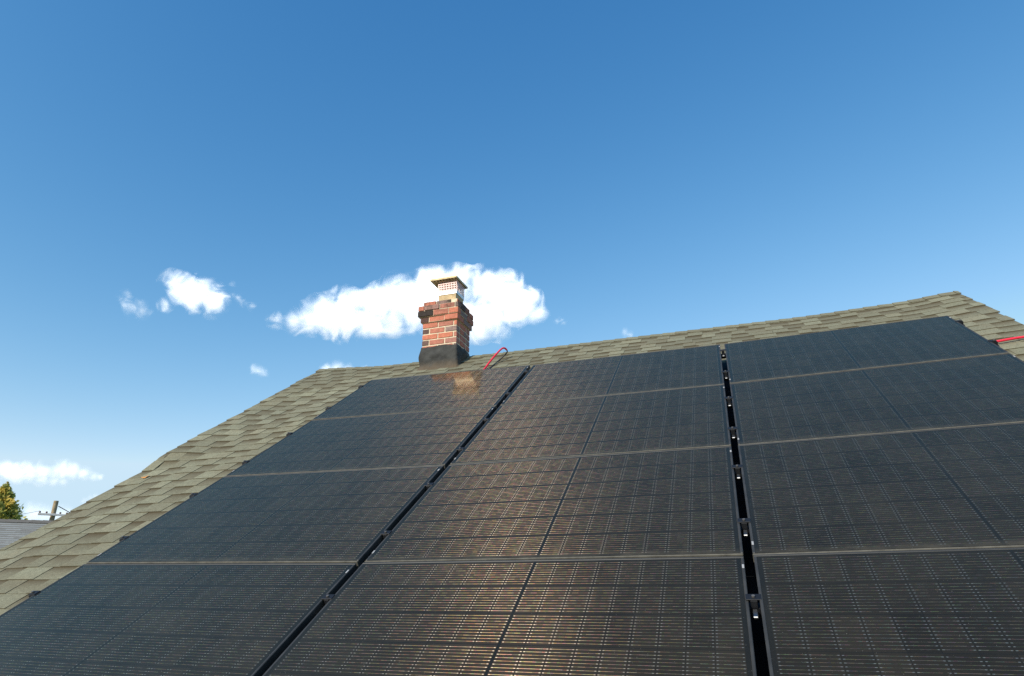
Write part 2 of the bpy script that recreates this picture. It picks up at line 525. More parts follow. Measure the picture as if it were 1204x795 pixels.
prev = []
for k in range(ncourse):
    va = VE + k * EXP
    vb = min(va + EXP + 0.02, VR)
    ctone = rng.uniform(0.93, 1.05)
    wob = rng.uniform(-0.004, 0.004)
    u = UL + rng.uniform(-0.012, 0.008) - 0.02 * sst(-1.36, -1.52, va)
    end = UR + rng.uniform(-0.008, 0.012)
    tooth = rng.random() < 0.5
    first = True
    while u < end - 1e-4:
        L = rng.choice([0.12, 0.155, 0.175, 0.19, 0.21]) * rng.uniform(0.92, 1.1)
        if first: L *= rng.uniform(0.4, 1.0); first = False
        ue = min(u + L, end)
        if end - ue < 0.05: ue = end
        t = ctone * rng.uniform(0.80, 1.12)
        if tooth:
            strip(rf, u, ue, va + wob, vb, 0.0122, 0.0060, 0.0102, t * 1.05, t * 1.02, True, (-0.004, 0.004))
        else:
            # the lower laminate, with the dark shadow band printed below the next course
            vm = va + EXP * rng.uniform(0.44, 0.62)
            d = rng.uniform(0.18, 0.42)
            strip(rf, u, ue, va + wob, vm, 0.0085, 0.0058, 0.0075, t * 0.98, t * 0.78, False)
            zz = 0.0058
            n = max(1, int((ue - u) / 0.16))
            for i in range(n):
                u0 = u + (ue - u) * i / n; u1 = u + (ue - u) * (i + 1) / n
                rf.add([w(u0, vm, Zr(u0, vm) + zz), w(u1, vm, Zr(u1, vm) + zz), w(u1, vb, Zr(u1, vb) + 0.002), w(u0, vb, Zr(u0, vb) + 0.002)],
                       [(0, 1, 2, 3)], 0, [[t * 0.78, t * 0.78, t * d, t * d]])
        u = ue
        tooth = not tooth if rng.random() < 0.95 else tooth
# deck under the shingles (closes the rake edges) and the rear slope
nu, nv = 60, 30
P = []
for j in range(nv + 1):
    for i in range(nu + 1):
        u = UL + 0.015 + (UR - UL - 0.03) * i / nu; v = VE + 0.01 + (VR - VE - 0.01) * j / nv
        P.append(w(u, v, Zr(u, v) - 0.004))
for j in range(nv + 1):
    for i in range(nu + 1):
        u = UL + 0.015 + (UR - UL - 0.03) * i / nu; v = VE + 0.01 + (VR - VE - 0.01) * j / nv
        P.append(w(u, v, Zr(u, v) - 0.03))
fs = []
N1 = (nu + 1) * (nv + 1)
for j in range(nv):
    for i in range(nu):
        a = j * (nu + 1) + i
        fs.append((a, a + 1, a + nu + 2, a + nu + 1)); fs.append((N1 + a, N1 + a + nu + 1, N1 + a + nu + 2, N1 + a + 1))
for j in range(nv):
    a = j * (nu + 1); fs.append((a, a + nu + 1, N1 + a + nu + 1, N1 + a))
    a += nu; fs.append((a, N1 + a, N1 + a + nu + 1, a + nu + 1))
for i in range(nu):
    fs.append((i, N1 + i, N1 + i + 1, i + 1))
rf.add(P, fs, 0, [0.55] * len(fs))
# rear slope, coursed
ridge = lambda u: w(u, VR, Zr(u, VR))
for k in range(46):
    for i in range(nu):
        u0 = UL + (UR - UL) * i / nu; u1 = UL + (UR - UL) * (i + 1) / nu
        A, B = ridge(u0), ridge(u1)
        dn = Vector((0, CT, -ST)); nn = Vector((0, ST, CT))
        s0, s1 = k * EXP, (k + 1) * EXP + 0.01
        t = 0.75 + 0.3 * rng.random()
        rf.add([A + dn * s0, A + dn * s1 + nn * 0.008, B + dn * s1 + nn * 0.008, B + dn * s0], [(0, 1, 2, 3)], 0, [t])
roof = hb(rf, 'roof', M['shingle'])

# ridge cap shingles, lapped along the ridge
rc = MB()
u = UL - 0.01
while u < UR:
    ue = min(u + 0.135, UR + 0.01)
    A, B = ridge(u), ridge(min(ue + 0.02, UR + 0.01))
    t = rng.uniform(0.82, 1.08)
    dn0 = Vector((0, -CT, -ST)); n0 = Vector((0, -ST, CT)); dn1 = Vector((0, CT, -ST)); n1 = Vector((0, ST, CT)); up = Vector((0, 0, 1))
    wd_ = 0.085
    lo, hi = 0.018, 0.010
    p = [A + up * (lo + .006), B + up * (hi + .006), B + dn0 * wd_ + n0 * hi, A + dn0 * wd_ + n0 * lo, B + dn1 * wd_ + n1 * hi, A + dn1 * wd_ + n1 * lo,
         A, B, A + dn0 * wd_ + n0 * 0.001, B + dn0 * wd_ + n0 * 0.001, A + dn1 * wd_ + n1 * .001]
    rc.add(p, [(0, 3, 2, 1), (0, 1, 4, 5), (3, 8, 9, 2), (0, 6, 8, 3), (0, 5, 10, 6)], 0, [t, t, 0.5, 0.5, 0.5])
    u = ue
cap_o = rc.build('ridge_cap', M['shingle'], roof)
cap_o.location = -house.matrix_world.translation
cap_o.parent = roof
cap_o.location = -(house.matrix_world.translation)

# walls, fascia, rake boards, gutter
eaveY = w(0, VE).y; eaveZ = w(0, VE, -0.2).z
ridY = ridge(2).y; ridZ = ridge(2).z
rearY = ridY + 46 * EXP * CT; rearZ = ridZ - 46 * EXP * ST
wl_ = MB()
x0, x1 = UL + 0.30, UR - 0.30
y0, y1 = eaveY + 0.4, rearY - 0.4
hz0 = eaveZ + 0.4 * math.tan(PITCH) - 0.05
hz1 = rearZ + 0.4 * math.tan(PITCH) - 0.10
wl_.box((x0, y0, 0), (x1, y0 + 0.15, hz0)); wl_.box((x0, y1 - 0.15, 0), (x1, y1, hz1))
for xa in (x0, x1 - 0.15):
    pts = [(y0 + .151, 0), (y1 - .151, 0), (y1 - .151, hz1 + .05), (ridY, ridZ - 0.22), (y0 + .151, hz0 + .05)]
    vs = [(xa, a, z) for a, z in pts] + [(xa + 0.15, a, z) for a, z in pts]
    wl_.add(vs, [(0, 1, 2, 3, 4), (9, 8, 7, 6, 5)] + [(i, i + 5, (i + 1) % 5 + 5, (i + 1) % 5) for i in range(5)])
hb(wl_, 'wall', M['siding'])
fa = MB()
fa.box((UL + .01, eaveY + 0.01, eaveZ - 0.16), (UR - .01, eaveY + 0.035, eaveZ + 0.015))
hb(fa, 'fascia', M['trim'])
gu = MB()
gp = [(-0.002, 0.02), (-0.002, -0.09), (-0.09, -0.09), (-0.12, 0.0), (-0.12, 0.02), (-0.112, 0.02), (-0.085, -0.082), (-0.01, -0.082), (-0.01, 0.02)]
vs = [(UL + .01, eaveY + a, eaveZ - 0.01 + z) for a, z in gp] + [(UR - .01, eaveY + a, eaveZ - .01 + z) for a, z in gp]
ng = len(gp)
gu.add(vs, [(i, (i + 1) % ng, (i + 1) % ng + ng, i + ng) for i in range(ng)] + [tuple(range(ng))[::-1], tuple(range(ng, 2 * ng))])
hb(gu, 'gutter', M['trim'])
for uu in (UL + 0.02, UR - 0.045):
    rb = MB()
    vs = []
    NS = 24
    for i in range(NS + 1):
        v = VE + 0.02 + (VR - VE - 0.05) * i / NS
        for du in (0, 0.025):
            for dz in (-0.034, -0.20):
                vs.append(w(uu + du, v, Zr(uu, v) + dz))
    fs = []
    for i in range(NS):
        a = 4 * i; c_ = a + 4
        fs += [(a, c_, c_ + 1, a + 1), (a + 2, a + 3, c_ + 3, c_ + 2), (a, a + 2, c_ + 2, c_), (a + 1, c_ + 1, c_ + 3, a + 3)]
    rb.add(vs, fs)
    hb(rb, 'rake_board', M['trim'])

# ------------------------------------------------------------------ chimney (roof-frame X and Y, heights above Z0)
CX0, CX1, CY0, CY1 = 0.068, 0.521, 0.935, 1.342
CH = 0.0745
br = MB(); rng = random.Random(5)
hpos = house.matrix_world.translation


def course(mb, x0, x1, y0, y1, zb, h, shift, tones, jit=0.003, joint=0.013):
    """bricks on the four faces of one course"""
    def run(a, b, sh):
        L = 0.205; out_ = []; p = a - L * sh
        while p < b - 1e-6:
            q0, q1 = max(p, a), min(p + L, b)
            if q1 - q0 > 0.03: out_.append([q0, q1])
            p += L
        if b - out_[-1][1] > 1e-6: out_[-1][1] = b
        return out_
    fr = run(x0, x1, shift)
    D = 0.095
    for side in (0, 1):
        for n, (a, b_) in enumerate(fr):
            aa = a + (joint / 2 if a > x0 + 1e-6 else 0); bb = b_ - (joint / 2 if b_ < x1 - 1e-6 else 0)
            t = tones[n % len(tones)] if side == 0 else rng.uniform(0.3, 0.9)
            j = rng.uniform(-jit, jit)
            ya, yb = (y0 + j, y0 + D) if side == 0 else (y1 - D, y1 + j)
            k0 = len(mb.f)
            mb.cham((aa, ya, Z0 + zb + joint / 2), (bb, yb, Z0 + zb + h - joint / 2), 0.004)
            for i in range(k0, len(mb.f)): mb.c[i] = t
    sr = run(y0 + D + joint, y1 - D - joint, 1 - shift)
    for side in (0, 1):
        for n, (a, b_) in enumerate(sr):
            j = rng.uniform(-jit, jit)
            t = rng.choice([0.12, 0.2, 0.3, 0.5, 0.6, 0.7])
            xa, xb = (x0 + j, x0 + D) if side == 0 else (x1 - D, x1 + j)
            k0 = len(mb.f)
            mb.cham((xa, a + joint / 2, Z0 + zb + joint / 2), (xb, b_ - joint / 2, Z0 + zb + h - joint / 2), 0.004)
            for i in range(k0, len(mb.f)): mb.c[i] = t


zb = 1.045 - CH * 5
TON = [[0.55, 0.5, 0.3], [0.22, 0.55, 0.45], [0.82, 0.85, 0.5], [0.2, 0.62, 0.32], [0.72, 0.5, 0.75]]
for k in range(-8, 5):
    z = 1.045 + (k - 5) * CH
    if z < 0.2: continue
    course(br, CX0, CX1, CY0, CY1, z, CH, 0.0 if k % 2 == 0 else 0.55, TON[k % 5])
course(br, CX0 - 0.024, CX1 + 0.018, CY0 - 0.022, CY1 + 0.022, 1.045, CH, 0.45, [0.18, 0.7, 0.72, 0.5], joint=0.006, jit=0.008)
course(br, CX0 - 0.055, CX1 + 0.028, CY0 - 0.042, CY1 + 0.045, 1.045 + CH, CH, 0.0, [0.02, 0.6, 0.85], joint=0.006, jit=0.008)
course(br, CX0 - 0.050, CX1 + 0.030, CY0 - 0.040, CY1 + 0.045, 1.045 + 2 * CH, CH * 0.95, 0.62, [0.66, 0.4, 0.5, 0.3], joint=0.009, jit=0.010)
course(br, CX0 + 0.0, CX1 - 0.004, CY0 + 0.004, CY1 - 0.004, 1.045 + 2.95 * CH, CH * 0.9, 0.2, [0.72, 0.28, 0.85], joint=0.009, jit=0.010)
# mortar core, 5 mm behind the brick faces
ZT = 1.045 + 3.85 * CH


def core(lo, hi):
    br.box((lo[0], lo[1], Z0 + lo[2]), (hi[0], hi[1], Z0 + hi[2]), 1)


core((CX0 + .006, CY0 + .006, 0.15), (CX1 - .006, CY1 - .006, 1.047))
core((CX0 - .017, CY0 - .015, 1.0475), (CX1 + .011, CY1 + .015, 1.045 + CH))
core((CX0 - .046, CY0 - .033, 1.0455 + CH), (CX1 + .021, CY1 + .037, 1.045 + 2.9 * CH))
core((CX0 + .009, CY0 + .012, 1.046 + 2.9 * CH), (CX1 - .012, CY1 - .012, ZT - 0.006))
chim = hb(br, 'chimney', [M['brick'], M['mortar']])
tag(chim, 'short square chimney of red bricks with corbelled top')


def hp(name, mb, mats):
    """sub-part of the chimney, vertices in world"""
    o = mb.build(name, mats, chim)
    o.location = -(hpos)          # chimney object sits at the house origin
    return o


chim_off = Vector((0, 0, 0))
# tar flashing: lumpy skirt round the shaft, flared onto the shingles
fl = MB()
NU, NV = 64, 16
per = []
w_, d_ = CX1 - CX0, CY1 - CY0
for i in range(NU):
    s = i / NU * 2 * (w_ + d_)
    if s < w_: p, nrm = (CX0 + s, CY0), (0, -1)
    elif s < w_ + d_: p, nrm = (CX1, CY0 + s - w_), (1, 0)
    elif s < 2 * w_ + d_: p, nrm = (CX1 - (s - w_ - d_), CY1), (0, 1)
    else: p, nrm = (CX0, CY1 - (s - 2 * w_ - d_)), (-1, 0)
    per.append((p, nrm))


def roof_h(x, y):
    """height above Z0 of the shingle surface under a point (front and rear slope)"""
    yf = ridge(x).y
    zf = ridge(x).z - Z0
    return zf - abs(y - yf) * math.tan(PITCH)


vs = []
for j in range(NV + 1):
    t = j / NV
    for i, (p, nm) in enumerate(per):
        nx, ny = nm
        # round the corners a little
        q1 = per[(i + 1) % NU][1]; q2 = per[i - 1][1]
        if q2 != nm or q1 != nm:
            ox = q1 if q1 != nm else q2
            nx, ny = (nx + ox[0]) * 0.75, (ny + ox[1]) * 0.75
        top = 0.724 + 0.016 * noise.noise(Vector((p[0] * 9, p[1] * 9, 3.1))) + 0.012 * noise.noise(Vector((p[0] * 31, p[1] * 31, 1.1)))
        base = roof_h(p[0], p[1]) - 0.02
        z = base + (top - base) * t
        flare = 0.008 + 0.018 * (1 - t) + 0.020 * max(0, 1 - t * 6) + 0.012 * math.sin(t * math.pi)
        flare += 0.015 * noise.noise(Vector((p[0] * 8, p[1] * 8, z * 8))) + 0.010 * noise.noise(Vector((p[0] * 22, p[1] * 22, z * 14)))
        if t > 0.97: flare = max(0.006, flare)
        zz = z if t > 0.02 else roof_h(p[0] + nx * flare, p[1] + ny * flare) + 0.0
        vs.append((p[0] + nx * flare, p[1] + ny * flare, Z0 + zz))
fs = [(j * NU + i, j * NU + (i + 1) % NU, (j + 1) * NU + (i + 1) % NU, (j + 1) * NU + i) for j in range(NV) for i in range(NU)]
fl.add(vs, fs, 0, smooth=True)
# top lip closing onto the bricks
lip = []
for i, (p, nm) in enumerate(per):
    lip.append(Vector((p[0] - nm[0] * 0.004, p[1] - nm[1] * 0.004, vs[NV * NU + i][2] + 0.004)))
fl.add([Vector(vs[NV * NU + i]) for i in range(NU)] + lip, [(i, (i + 1) % NU, NU + (i + 1) % NU, NU + i) for i in range(NU)], 0, smooth=True)


def tar_mat():
    m = M['tar']; nt = m.node_tree; b = nt.nodes['Principled BSDF']
    q = NB(nt)
    src = b.inputs['Base Color'].links[0].from_socket
    geo = q.n('ShaderNodeNewGeometry'); sp = q.n('ShaderNodeSeparateXYZ'); nt.links.new(geo.outputs['Position'], sp.inputs[0])
    # brown dust washed to the foot, where the slope meets the shingles
    foot = q.math('SUBTRACT', sp.outputs[2], q.math('ADD', Z0 + 0.44 - 0.935 * math.tan(PITCH), q.math('MULTIPLY', sp.outputs[1], math.tan(PITCH))))
    f = q.mapr(q.math('ADD', foot, q.math('MULTIPLY', q.noise(q.coord(), 12, 5), 0.10)), 0.17, 0.03, 0.0, 0.8)
    nt.links.new(q.mix(f, src, (0.15, 0.105, 0.06)), b.inputs['Base Color'])


tar_mat()
o = hp('flashing', fl, M['tar']); tag(o, 'lumpy black tar skirt at the foot of the chimney')
cr = MB()   # sloped mortar wash on the top course
cr.box((CX0 + .02, CY0 + .02, Z0 + ZT - 0.005), (CX1 - .02, CY1 - .02, Z0 + ZT + 0.018), 0, taper=0.05)
hp('mortar_crown', cr, M['mortar'])
FX0, FX1 = 0.226, 0.460
FY0, FY1 = 1.02, 1.25
flu = MB()
flu.box((FX0, FY0, Z0 + ZT), (FX1, FY0 + .025, Z0 + 1.455)); flu.box((FX0, FY1 - .025, Z0 + ZT), (FX1, FY1, Z0 + 1.455))
flu.box((FX0, FY0 + .0251, Z0 + ZT), (FX0 + .025, FY1 - .0251, Z0 + 1.455)); flu.box((FX1 - .025, FY0 + .0251, Z0 + ZT), (FX1, FY1 - .0251, Z0 + 1.455))
hp('flue_tile', flu, M['flue'])
# chimney cap: band, wire mesh, sheet lid
cp = MB()
e = 0.008
bx0, bx1, by0, by1 = FX0 - e, FX1 + e, FY0 - e, FY1 + e
zb0, zb1 = Z0 + 1.435, Z0 + 1.480
cp.box((bx0, by0, zb0), (bx1, by0 + .004, zb1), 0); cp.box((bx0, by1 - .004, zb0), (bx1, by1, zb1), 0)
cp.box((bx0, by0 + .0041, zb0), (bx0 + .004, by1 - .0041, zb1), 0); cp.box((bx1 - .004, by0 + .0041, zb0), (bx1, by1 - .0041, zb1), 0)
zt = Z0 + 1.618
nb = 11
for k in range(nb + 1):
    a = k / nb
    for yy in (by0, by1 - 0.004):
        xx = bx0 + (bx1 - bx0 - 0.006) * a
        cp.box((xx, yy + 0.0005, zb1 + 0.0005), (xx + 0.006, yy + .0035, zt), 1)
    if 0 < k < nb:
        for xx in (bx0, bx1 - 0.004):
            yy = by0 + (by1 - by0 - 0.006) * a
            cp.box((xx + .0005, yy, zb1 + .0005), (xx + .0035, yy + 0.006, zt), 1)
for k in range(5):
    z = zb1 + 0.008 + (zt - zb1 - 0.014) * k / 4
    cp.box((bx0 - .0005, by0 - 0.003, z), (bx1 + .0005, by0, z + 0.006), 1); cp.box((bx0 - .0005, by1, z), (bx1 + .0005, by1 + .003, z + 0.006), 1)
    cp.box((bx0 - .003, by0 + .001, z), (bx0 - .0002, by1 - .001, z + 0.006), 1); cp.box((bx1 + .0002, by0 + .001, z), (bx1 + .003, by1 - .001, z + 0.006), 1)
hp('chimney_cap', cp, [M['galv'], M['mesh']])
ld = MB()
cx_, cy_ = (FX0 + FX1) / 2 - 0.035, (FY0 + FY1) / 2
hl = 0.183
zl = zt
top = [(cx_ - hl, cy_ - hl, zl + .028), (cx_ + hl, cy_ - hl, zl + .028), (cx_ + hl, cy_ + hl, zl + .028), (cx_ - hl, cy_ + hl, zl + .028), (cx_, cy_, zl + 0.075)]
bot = [(x * 0.985 + cx_ * .015, y * 0.985 + cy_ * .015, zl + .006) for x, y, _ in top[:4]] + [(cx_, cy_, zl + 0.05)]
ld.add(top + bot, [(0, 1, 4), (1, 2, 4), (2, 3, 4), (3, 0, 4), (5, 9, 6), (6, 9, 7), (7, 9, 8), (8, 9, 5), (0, 5, 6, 1), (1, 6, 7, 2), (2, 7, 8, 3), (3, 8, 5, 0)])
# expanded-metal ribs under the lid
for k in range(1, 9):
    x = cx_ - hl + 2 * hl * k / 9
    ld.box((x - .003, cy_ - hl * .93, zl - .002), (x + .003, cy_ + hl * .93, zl + 0.004))
    y = cy_ - hl + 2 * hl * k / 9
    ld.box((cx_ - hl * .93, y - .003, zl - .0065), (cx_ + hl * .93, y + .003, zl - .0025))
hp('cap_lid', ld, M['lid'])

# ------------------------------------------------------------------ solar panels
def make_panel():
    r = empty('solar_panel', Vector((0, 0, 0)))
    fr = MB(); lip = 0.0115; hgt = 0.038
    def bar(lo, hi, mat=0): fr.cham(lo, hi, 0.0022, mat)
    bar((0, 0, -hgt), (PW, 0.0080, 0.0), 1)
    bar((0, PH - lip, -hgt), (PW, PH, 0.0), 0)
    bar((0, lip + .0001, -hgt), (lip, PH - lip - .0001, 0.0), 0)
    bar((PW - lip, lip + .0001, -hgt), (PW, PH - lip - .0001, 0.0), 0)
    fr.build('frame', [M['frame'], M['dusty']], r)
    gl = MB()
    gl.box((lip + .0003, lip + .0003, -0.006), (PW - lip - .0003, PH - lip - .0003, -0.0015))
    gl.build('cell_laminate', M['cells'], r)
    jb = MB(); jb.cham((PW / 2 - .05, PH / 2 - .03, -0.024), (PW / 2 + .05, PH / 2 + .03, -0.0065), 0.003)
    jb.build('junction_box', M['clampblack'], r)
    for (x, y) in ((0.0005, 0.085), (PW - 0.0115, PH - 0.075)):
        s = MB(); s.cham((x + .0015, y - 0.013, 0.0002), (x + 0.0095, y + 0.013, 0.0012), 0.0004)
        s.build('label_sticker', M['sticker'], r)
    return r


def copy_tree(o):
    c_ = o.copy(); col.objects.link(c_)
    for ch in list(o.children):
        k = ch.copy(); col.objects.link(k); k.parent = c_
        for g_ in list(ch.children):
            h = g_.copy(); col.objects.link(h); h.parent = k
    return c_


panel = make_panel()
COLN = ['in the column below the chimney', 'in the middle column', 'in the red pipe column']
ROWN = ['topmost', 'second', 'third', 'lowest']
first = True
for ci in range(3):
    for ri in range(4):
        u0 = ci * (PW + PGAP); v1 = -ri * PROW - 0.0048; v0 = v1 - PH
        jr = random.Random(ci * 10 + ri)
        p00 = Vector((u0, v0, Zs(u0, v0))); p10 = Vector((u0 + PW, v0, Zs(u0 + PW, v0)))
        p01 = Vector((u0, v1, Zs(u0, v1))); p11 = Vector((u0 + PW, v1, Zs(u0 + PW, v1)))
        ex = ((p10 - p00) + (p11 - p01)).normalized(); ey = ((p01 - p00) + (p11 - p10)).normalized()
        ez = ex.cross(ey).normalized(); ey = ez.cross(ex)
        ctr = (p00 + p10 + p01 + p11) / 4
        org = ctr - ex * PW / 2 - ey * PH / 2 + ez * jr.uniform(-0.0012, 0.0012) + ex * jr.uniform(-.0015, .0015) + ey * jr.uniform(-.0015, .0015)
        m = Matrix((ex, ey, ez)).transposed()
        o = panel if first else copy_tree(panel)
        first = False
        o.matrix_world = Matrix.Translation(w(*org)) @ (ROT @ m).to_4x4()
        tag(o, f'black solar panel, {ROWN[ri]} of four counted from the ridge, {COLN[ci]}', 'solar panel', 'solar panels on the shingle roof')
# the topmost panel below the chimney shows its reflection
# ------------------------------------------------------------------ mounting rails with clamps
RV = [-0.215, -0.845, -1.465, -2.035, -2.585, -3.16, -3.725, -4.30]
RN = ['topmost panel row', 'second panel row', 'third panel row', 'lowest panel row']
UTOT = 3 * PW + 2 * PGAP
for k, v in enumerate(RV):
    org = w(0, v, Zs(0, v) - 0.07)
    r = empty('mounting_rail', org, ROT)
    tag(r, f'black rail with clamps, {"upper" if k % 2 == 0 else "lower"} of two under the {RN[k // 2]}', 'mounting rail', 'rails carrying the solar panels')
    z_ = lambda u: Zs(u, v) - Zs(0, v)
    b_ = MB(); NS = 22; ua, ub = -0.045, UTOT + 0.045
    vs = []
    for i in range(NS + 1):
        u = ua + (ub - ua) * i / NS
        for dv, dz in ((-.018, .003), (-.018, .0375), (.018, .0375), (.018, .003)):
            vs.append((u, dv, z_(u) + dz))
    fs = [(0, 1, 2, 3), (4 * NS + 3, 4 * NS + 2, 4 * NS + 1, 4 * NS)]
    for i in range(NS):
        for a in range(4):
            a2 = (a + 1) % 4
            fs.append((4 * i + a, 4 * i + 4 + a, 4 * i + 4 + a2, 4 * i + a2))
    b_.add(vs, fs)
    bar_o = b_.build('bar', M['clampblack'], r)
    for uu in (0.55, 2.2, 3.05, 4.7):
        ft = MB(); zr = Zr(uu, v) - Zs(0, v) + 0.07
        ft.cham((uu - .03, -.06, zr + .004), (uu + .03, .05, zr + .016), .002); ft.cham((uu - .02, -.03, zr + .0165), (uu + .02, -.0185, z_(uu) + .03), .001)
        ft.build('roof_foot', M['alu'], r)
    for c_ in (1, 2):
        u = c_ * PW + (c_ - 0.5) * PGAP
        zt_ = z_(u) + 0.07
        mc = MB()
        mc.cham((u - .027, -.017, zt_ + .0006), (u + .027, .017, zt_ + .0046), .0012)
        mc.cham((u - .012, -.019, zt_ - .032), (u + .012, .019, zt_ + .0002), .001)
        mo = mc.build('mid_clamp', M['clampblack'], r)
        bo = MB(); bo.tube([(u, -0.002, zt_ + .0052), (u, -0.002, zt_ + .011)], 0.0065, 6); bo.build('bolt', M['bolt'], mo)
        sp_ = MB(); sp_.cham((u - .0095, -.070, zt_ - .040), (u + .0095, -.024, zt_ - .028), .003)
        sp_.build('grounding_lug', M['alu'], mo)
    for s, u in ((-1, -0.001), (1, UTOT + 0.001)):
        zt_ = z_(u) + 0.07
        ec = MB()
        a0, a1 = (u - .036, u - .002) if s < 0 else (u + .002, u + .036)
        ec.cham((a0, -.017, zt_ - .0322), (a1, .017, zt_ - .001), .002)
        l0, l1 = (u - .03, u + .011) if s < 0 else (u - .011, u + .03)
        ec.cham((l0, -.017, zt_ + .0006), (l1, .017, zt_ + .0052), .0012)
        eo = ec.build('end_clamp', M['clampblack'], r)
        bo = MB(); bx = u + s * .02
        bo.tube([(bx, 0, zt_ + .0052), (bx, 0, zt_ + .0125)], 0.0075, 6); bo.build('bolt', M['bolt'], eo)

for c_, nm in ((1, 'added black light blocker in the slanting gap below the red cable loop'), (2, 'added black light blocker in the upright gap beside the red pipe column')):
    uc = c_ * PW + (c_ - 0.5) * PGAP  # black channel added to block sunlight so the column gap stays dark
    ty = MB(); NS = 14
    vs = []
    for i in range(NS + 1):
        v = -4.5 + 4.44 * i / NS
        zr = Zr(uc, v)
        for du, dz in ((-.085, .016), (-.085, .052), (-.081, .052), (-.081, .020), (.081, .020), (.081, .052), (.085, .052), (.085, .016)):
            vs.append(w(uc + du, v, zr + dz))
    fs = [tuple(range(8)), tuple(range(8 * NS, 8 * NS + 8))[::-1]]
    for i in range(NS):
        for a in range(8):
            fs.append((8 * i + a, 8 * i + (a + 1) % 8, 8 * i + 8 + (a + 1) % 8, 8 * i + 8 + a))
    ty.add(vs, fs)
    o = ty.build('gap_blocker', M['gapblock'], None, origin=w(uc, -4.5, Zr(uc, -4.5)))
    tag(o, nm, 'light blocker')

# ------------------------------------------------------------------ red pipe and cable on the shingles
def at_v(px, py, v):
    d = CR.transposed() @ Vector(((px - 602) / F_PX, (py - 397.5) / F_PX, 1))
    return CAM + d * ((v - CAM.y) / d.y)


def smooth_path(pts, n=8):
    pts = [Vector(p) for p in pts]; out_ = []
    for i in range(len(pts) - 1):
        p0 = pts[max(i - 1, 0)]; p1 = pts[i]; p2 = pts[i + 1]; p3 = pts[min(i + 2, len(pts) - 1)]
        for k in range(n):
            t = k / n
            out_.append(0.5 * ((2 * p1) + (p2 - p0) * t + (2 * p0 - 5 * p1 + 4 * p2 - p3) * t * t + (3 * p1 - p0 - 3 * p2 + p3) * t ** 3))
    out_.append(pts[-1]); return out_


red = [Vector((1.06, -0.35, -0.115)), Vector((1.02, 0.25, -0.125)), at_v(569.5, 434, .66), at_v(574, 428, .78), at_v(583, 417, .95), at_v(589.5, 410.5, 1.05), at_v(593, 409.3, 1.10), at_v(595.8, 411.5, 1.12)]
blk = [red[-1], at_v(596.3, 414, 1.11), at_v(592.5, 418.5, 1.08), at_v(586, 424.5, 1.02), at_v(577, 432.5, .74), Vector((1.10, 0.1, -0.135))]  # dark leg stands for the cable's shadow as well as its end
h0 = w(*red[1])
hose = empty('cable_loop', h0)
tag(hose, 'red cable arching out of the shingles beside the brick chimney, with black end-and-shadow tube', 'cable')
m1 = MB(); m1.tube([w(*p) for p in smooth_path(red)], 0.0105); m1.build('red_cable', M['hose'], hose, origin=h0)
m1 = MB(); m1.tube([w(*p) for p in smooth_path(blk)], 0.0075); m1.build('cable_end_and_shadow', M['endshadow'], hose, origin=h0)
hs = [Vector((5.0, -0.36, -0.13)), Vector((5.25, -0.40, -0.125)), Vector((5.45, -0.415, Zr(5.45, -.41) + 0.031)), Vector((5.62, -0.40, Zr(5.62, -.4) + 0.030)), Vector((5.80, -0.385, Zr(5.7, -.39) + 0.020)), Vector((5.93, -0.38, -0.22)), Vector((5.97, -0.38, -0.6)), Vector((5.98, -0.39, -1.2))]
h0 = w(*hs[2])
m1 = MB(); m1.tube([w(*p) for p in smooth_path(hs)], 0.0095)
o = m1.build('red_pipe', M['hose'], None, origin=h0)
tag(o, 'thin straight red pipe running from under the solar panels out over the gable edge', 'pipe')

# fallen leaf on the shingles
lv = MB()
ang = 0.6; cu, cv_ = -1.36, -1.74
pts = []
for k in range(8):
    a = 2 * math.pi * k / 8
    rr = 0.022 + (0.012 if k % 4 == 0 else 0)
    pts.append(w(cu + rr * math.cos(a + ang), cv_ + rr * math.sin(a + ang), Zr(cu, cv_) + 0.020 + 0.006 * math.cos(2 * a)))
ctr = w(cu, cv_, Zr(cu, cv_) + 0.017)
lv.add([ctr] + pts, [(0, 1 + k, 1 + (k + 1) % 8) for k in range(8)])
tag(lv.build('fallen_leaf', M['leaf_o'], None, origin=ctr), 'small orange fallen leaf lying on the shingles near the roof edge', 'leaf')

# ------------------------------------------------------------------ neighbour's house
def at_dist(px, py, dist):
    d = ray(px, py); return CAMW + d * (dist / math.hypot(d.x, d.y))


